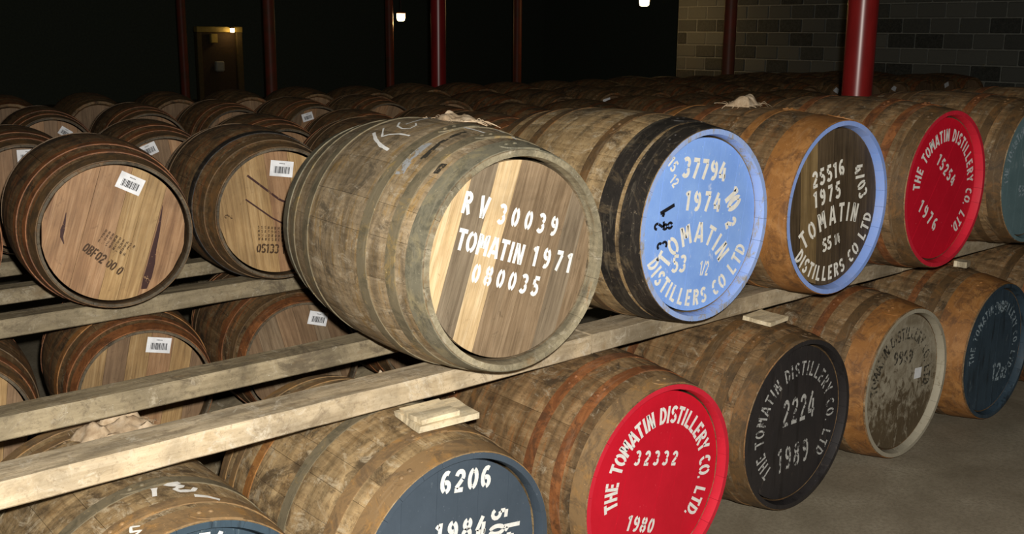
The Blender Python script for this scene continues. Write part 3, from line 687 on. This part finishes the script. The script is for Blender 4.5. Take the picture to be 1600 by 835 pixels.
def far(x, y, zc, label, group, lab):
    bb = .281 if y > 6 else .303
    o = link('oak_barrel', (sm4 if y > 6 else sm)[random.random() < .4], None, (x+.06, y+LB/2, zc-bb), (0, 0, -R(8))); tag(o, label, 'barrel', group)
    if lab: link('barcode_label', far_lab, o, (random.uniform(-.08, .08), -LB/2+REC-.001, bb+bb*.58), (0, random.uniform(-.5, .5), 0))
for k in range(5, 20): far(1.83+.585*k, 6.38, 1.078+random.uniform(-.01, .01), 'dim brown barrel in the fourth row, along towards the block wall', g4, k % 2 == 0)
for k in range(6): far(4.51+.64*k, 4.97, z3+random.uniform(-.012, .01), 'dim brown barrel in the third row, hidden behind the front casks', g3, k % 2 == 0)
g5 = 'barrels in the fifth row, upper tier'
for k in range(20): far(1.95+.6*k, 7.72, 1.07+random.uniform(-.012, .012), 'barely lit barrel in the fifth and last visible row', g5, k > 6 and k % 3 == 0)

# ------------------------------------------------------------------ rails the upper tier lies on
def timber(name, x0, x1, y0, y1, z0, z1, mat, label, cat='rail', group='rails under the upper tier', sub=28, jit=.004, dz=0):
    v = []; f = []; n = sub
    for i in range(n+1):
        x = (x1-x0)*(i/n-.5)
        jy = noise.noise(Vector((x*1.3, y0*3, 1)))*jit; jz = noise.noise(Vector((x*1.1, y0*5, 7)))*jit*.4 + dz*(i/n-.5)
        b = .004
        ya, yb, za, zb_ = -(y1-y0)/2, (y1-y0)/2, 0, z1-z0
        ring = [(ya+b, za), (yb-b, za), (yb, za+b), (yb, zb_-b), (yb-b, zb_), (ya+b, zb_), (ya, zb_-b), (ya, za+b)]
        for (yy, zz) in ring: v.append((x, yy+jy+noise.noise(Vector((x*9, yy*20, zz*20)))*.0015, zz+jz+noise.noise(Vector((x*9, yy*20, zz*20+5)))*.0015))
    for i in range(n):
        for k in range(8): f.append((i*8+k, i*8+(k+1) % 8, (i+1)*8+(k+1) % 8, (i+1)*8+k))
    f += [tuple(range(8)), tuple(range(n*8, n*8+8))]
    me = fix(mesh(name, v, f, [mat]))
    o = link(name, me, None, ((x0+x1)/2, (y0+y1)/2, z0)); tag(o, label, cat, group); return o
timber('timber_rail', -1.0, 2.33, 2.362, 2.485, .775, .8415, rail_pale, 'long pale timber rail along the front, under the big grey-green cask', sub=60)
timber('timber_rail', 2.342, 4.3, 2.366, 2.49, .775, .8415, rail_pale, 'timber rail under the blue-headed and blue-rimmed casks', sub=40)
timber('timber_rail', 4.32, 8.2, 2.37, 2.485, .775, .8415, rail_pale, 'timber rail under the grey-teal cask of the upper tier')
timber('timber_rail', -1.0, 8.2, 2.775, 2.875, .778, .8425, rail_grey, 'second timber rail, behind the long pale one', sub=60)
timber('timber_rail', -1.0, 6.2, 3.765, 3.875, .775, .8415, rail_grey, 'grey timber rail under the leaking barrel, in front of its pair', sub=50)
timber('timber_rail', -1.0, 6.2, 4.235, 4.33, .778, .838, rail_grey, 'rear timber rail under the second row barrels', sub=50)
for y, zt, x1, bq, bQ in ((4.97, z3, 8.3, bc, bb), (6.38, 1.078, 13.6, .24, .281), (7.72, 1.07, 14, .24, .281)):
    for off in (.26, .6):
        zz = zt-rad((off+(.05 if off < .4 else -.05))/LB, bq, bQ)-.019
        timber('timber_rail', .3, x1, y+off-.05, y+off+.05, zz-.07, zz, rail_grey, 'dark timber rail under the far barrel rows', group='rails under the far rows', sub=12)
        for px in (.5, 2.8, 5.1, 7.4, 9.7, 12.0):
            if px < x1: tag(link('timber_post', cached(('post', round(zz, 3)), lambda: boxmesh('timber_post', (-.05, -.05, 0), (.05, .05, zz-.0705), rail_grey, .004)), None, (px, y+off, 0)), 'short dark post propping a rail of the far rows', 'post', 'posts under the far rails')
for y0 in (3.95, 4.37):
    timber('timber_bearer', -.2, 3.6, y0-.06, y0+.06, 0, zl-rad((y0-3.74+(.06 if y0 < 4 else -.06))/LB, bc, bb)-.006, rail_grey, 'low timber bearer on the floor under the second row lower barrels', group='bearers under the lower barrels', sub=20, jit=.001)

# ------------------------------------------------------------------ packing boards and hessian rags
def packing(x, y, z, sx, sy, sz, rz, label, tilt=0):
    bm = bmesh.new(); bmesh.ops.create_grid(bm, x_segments=6, y_segments=4, size=.5)
    g = bmesh.ops.extrude_face_region(bm, geom=bm.faces[:]); vs = [q for q in g['geom'] if isinstance(q, bmesh.types.BMVert)]
    for q in bm.verts: q.co.z = 0
    for q in vs: q.co.z = 1
    for q in bm.verts:
        e_ = abs(q.co.x) > .49; q.co = Vector((q.co.x*sx+(random.uniform(-.004, .004) if e_ else 0), q.co.y*sy, q.co.z*sz))
    bmesh.ops.recalc_face_normals(bm, faces=bm.faces)
    me = bpy.data.meshes.new('packing_board'); bm.to_mesh(me); bm.free(); me.materials.append(fresh)
    o = link('packing_board', me, None, (x, y, z), (tilt, 0, rz)); tag(o, label, 'board', 'packing boards under the rails'); return o
packing(1.645, 2.29, .7405, .2, .14, .018, R(-4), 'wider rough packing board lying on the slate-headed 6206 cask', R(2))
packing(1.615, 2.285, .7595, .13, .11, .0145, R(-2), 'smaller clean packing board stacked on the wider one above the 6206 cask', R(2))
packing(3.2, 2.3, .757, .13, .12, .016, R(6), 'pale packing board between the front rail and the black-headed 2224 cask', R(2))
packing(4.79, 2.33, .741, .06, .06, .028, R(10), 'small packing block on the deep slate cask under the grey rail')

t = NT('hessian_cloth'); p = t.pos(); n1 = t.noise(p, 25, 6, .7)
c = t.ramp(n1, [(.3, (.3, .2, .12)), (.5, (.5, .38, .25)), (.7, (.68, .56, .42))])
wv = t.add('ShaderNodeTexWave'); t.put(t.obj(), wv.inputs['Vector']); wv.inputs['Scale'].default_value = 160
c = t.mix(t.mul(wv.outputs['Fac'], .25), c, (.25, .17, .1)); t.bump(n1, .4, .004); hess = t.done(c, .95, .1)
def rag(base, sx, sy, rz, label, seed, hgt=.025, curve=.36, strands=40, slen=.06, tilt=0):
    rs = random.Random(seed); nx, ny = 26, 16; v = []; f = []
    e = empty('hessian_rag', base, rz); tag(e, label, 'rag', 'scraps of hessian on the casks')
    def H(u, w_):
        q = Vector((u*14+seed, w_*14, seed*1.7)); x = u
        edge = min(1, (1-abs(2*u/sx))*3, (1-abs(2*w_/sy))*3)
        return max(.003, .007+hgt*max(0, edge)*(abs(noise.noise(q))*1.3+.5*abs(noise.noise(q*2.3))+.15)) - (curve-math.sqrt(max(0, curve*curve-u*u)))
    for s_ in (0, 1):
        for j in range(ny+1):
            for i in range(nx+1):
                u = (i/nx-.5)*sx; w_ = (j/ny-.5)*sy
                ed = 1+.16*noise.noise(Vector((u*20, w_*20, seed))); x = u*ed; y = w_*ed
                v.append((x, y, H(u, w_)-(.003 if s_ else 0)))
    m = (nx+1)*(ny+1)
    for j in range(ny):
        for i in range(nx):
            a = j*(nx+1)+i; f.append((a, a+1, a+nx+2, a+nx+1)); f.append((m+a, m+a+nx+1, m+a+nx+2, m+a+1))
    bd = [i for i in range(nx+1)] + [j*(nx+1)+nx for j in range(1, ny+1)] + [ny*(nx+1)+i for i in range(nx-1, -1, -1)] + [j*(nx+1) for j in range(ny-1, 0, -1)]
    for a, b in zip(bd, bd[1:]+bd[:1]): f.append((a, m+a, m+b, b))
    link('cloth', mesh('cloth', v, f, [hess], None, 50), e)
    v = []; f = []
    for _ in range(strands):
        side = rs.choice('xXyY'); u = rs.uniform(-.5, .5)*sx; w_ = rs.uniform(-.5, .5)*sy
        if side == 'x': u = -sx/2
        if side == 'X': u = sx/2
        if side == 'y': w_ = -sy/2
        if side == 'Y': w_ = sy/2
        d = Vector((u/sx, w_/sy, 0)).normalized(); d.rotate(Matrix.Rotation(rs.uniform(-.9, .9), 3, 'Z')); ln = rs.uniform(.35, 1.1)*slen; lift = rs.uniform(.0, .014)*slen/.06
        b = len(v); n = 5; wd = rs.uniform(.0008, .0016)
        for k in range(n+1):
            s_ = k/n; x = u+d.x*ln*s_; y = w_+d.y*ln*s_
            z_ = H(u, w_)+.002+lift*math.sin(s_*2.6)-(max(0, abs(x)-abs(u))*.45); sd = Vector((-d.y, d.x, 0))*wd
            for q in ((sd.x, sd.y, 0), (-sd.x, -sd.y, 0), (0, 0, wd*1.6)): v.append((x+q[0], y+q[1], z_+q[2]))
        for k in range(n):
            for q in range(3): f.append((b+3*k+q, b+3*k+(q+1) % 3, b+3*k+3+(q+1) % 3, b+3*k+3+q))
    o = link('frayed_threads', mesh('frayed_threads', v, f, [hess]), e); o['kind'] = 'stuff'
    return e
def on(head, rc, rb, t_, deg, yaw=0):
    r_ = rad(t_, rc, rb); a = Vector((math.sin(R(yaw)), math.cos(R(yaw)), 0)); x_ = Vector((math.cos(R(yaw)), -math.sin(R(yaw)), 0))
    return Vector(head)+a*t_*L+x_*r_*math.cos(R(deg))+Vector((0, 0, r_*math.sin(R(deg))))
rag(on((1.804, 2.12, 1.203), .31, .364, .48, 80, 2.87), .15, .11, R(-12), 'frayed hessian rag on top of the big grey-green cask', 3, .028, .36, 34, .045)
rag(on((3.376, 2.127, zup(.352, .325, 2.127)), .325, .352, .56, 88), .12, .1, R(10), 'crumpled hessian tuft on top of the blue-rimmed cask', 5, .035, .35, 20)
rag(on((.872, 2.19, .356), .335, .354, .78, 82), .24, .15, R(8), 'large crumpled hessian rag between the first two rails', 8, .05, .35, 40)
rag(on((1.584, 2.105, .371), .328, .371, .58, 72), .24, .14, R(14), 'torn hessian scrap with loose threads on the 6206 cask, between the rails', 11, .045, .37, 70, .06)
for o in bpy.data.objects:
    for k in ('_rb', '_L'):
        if k in o.keys(): del o[k]
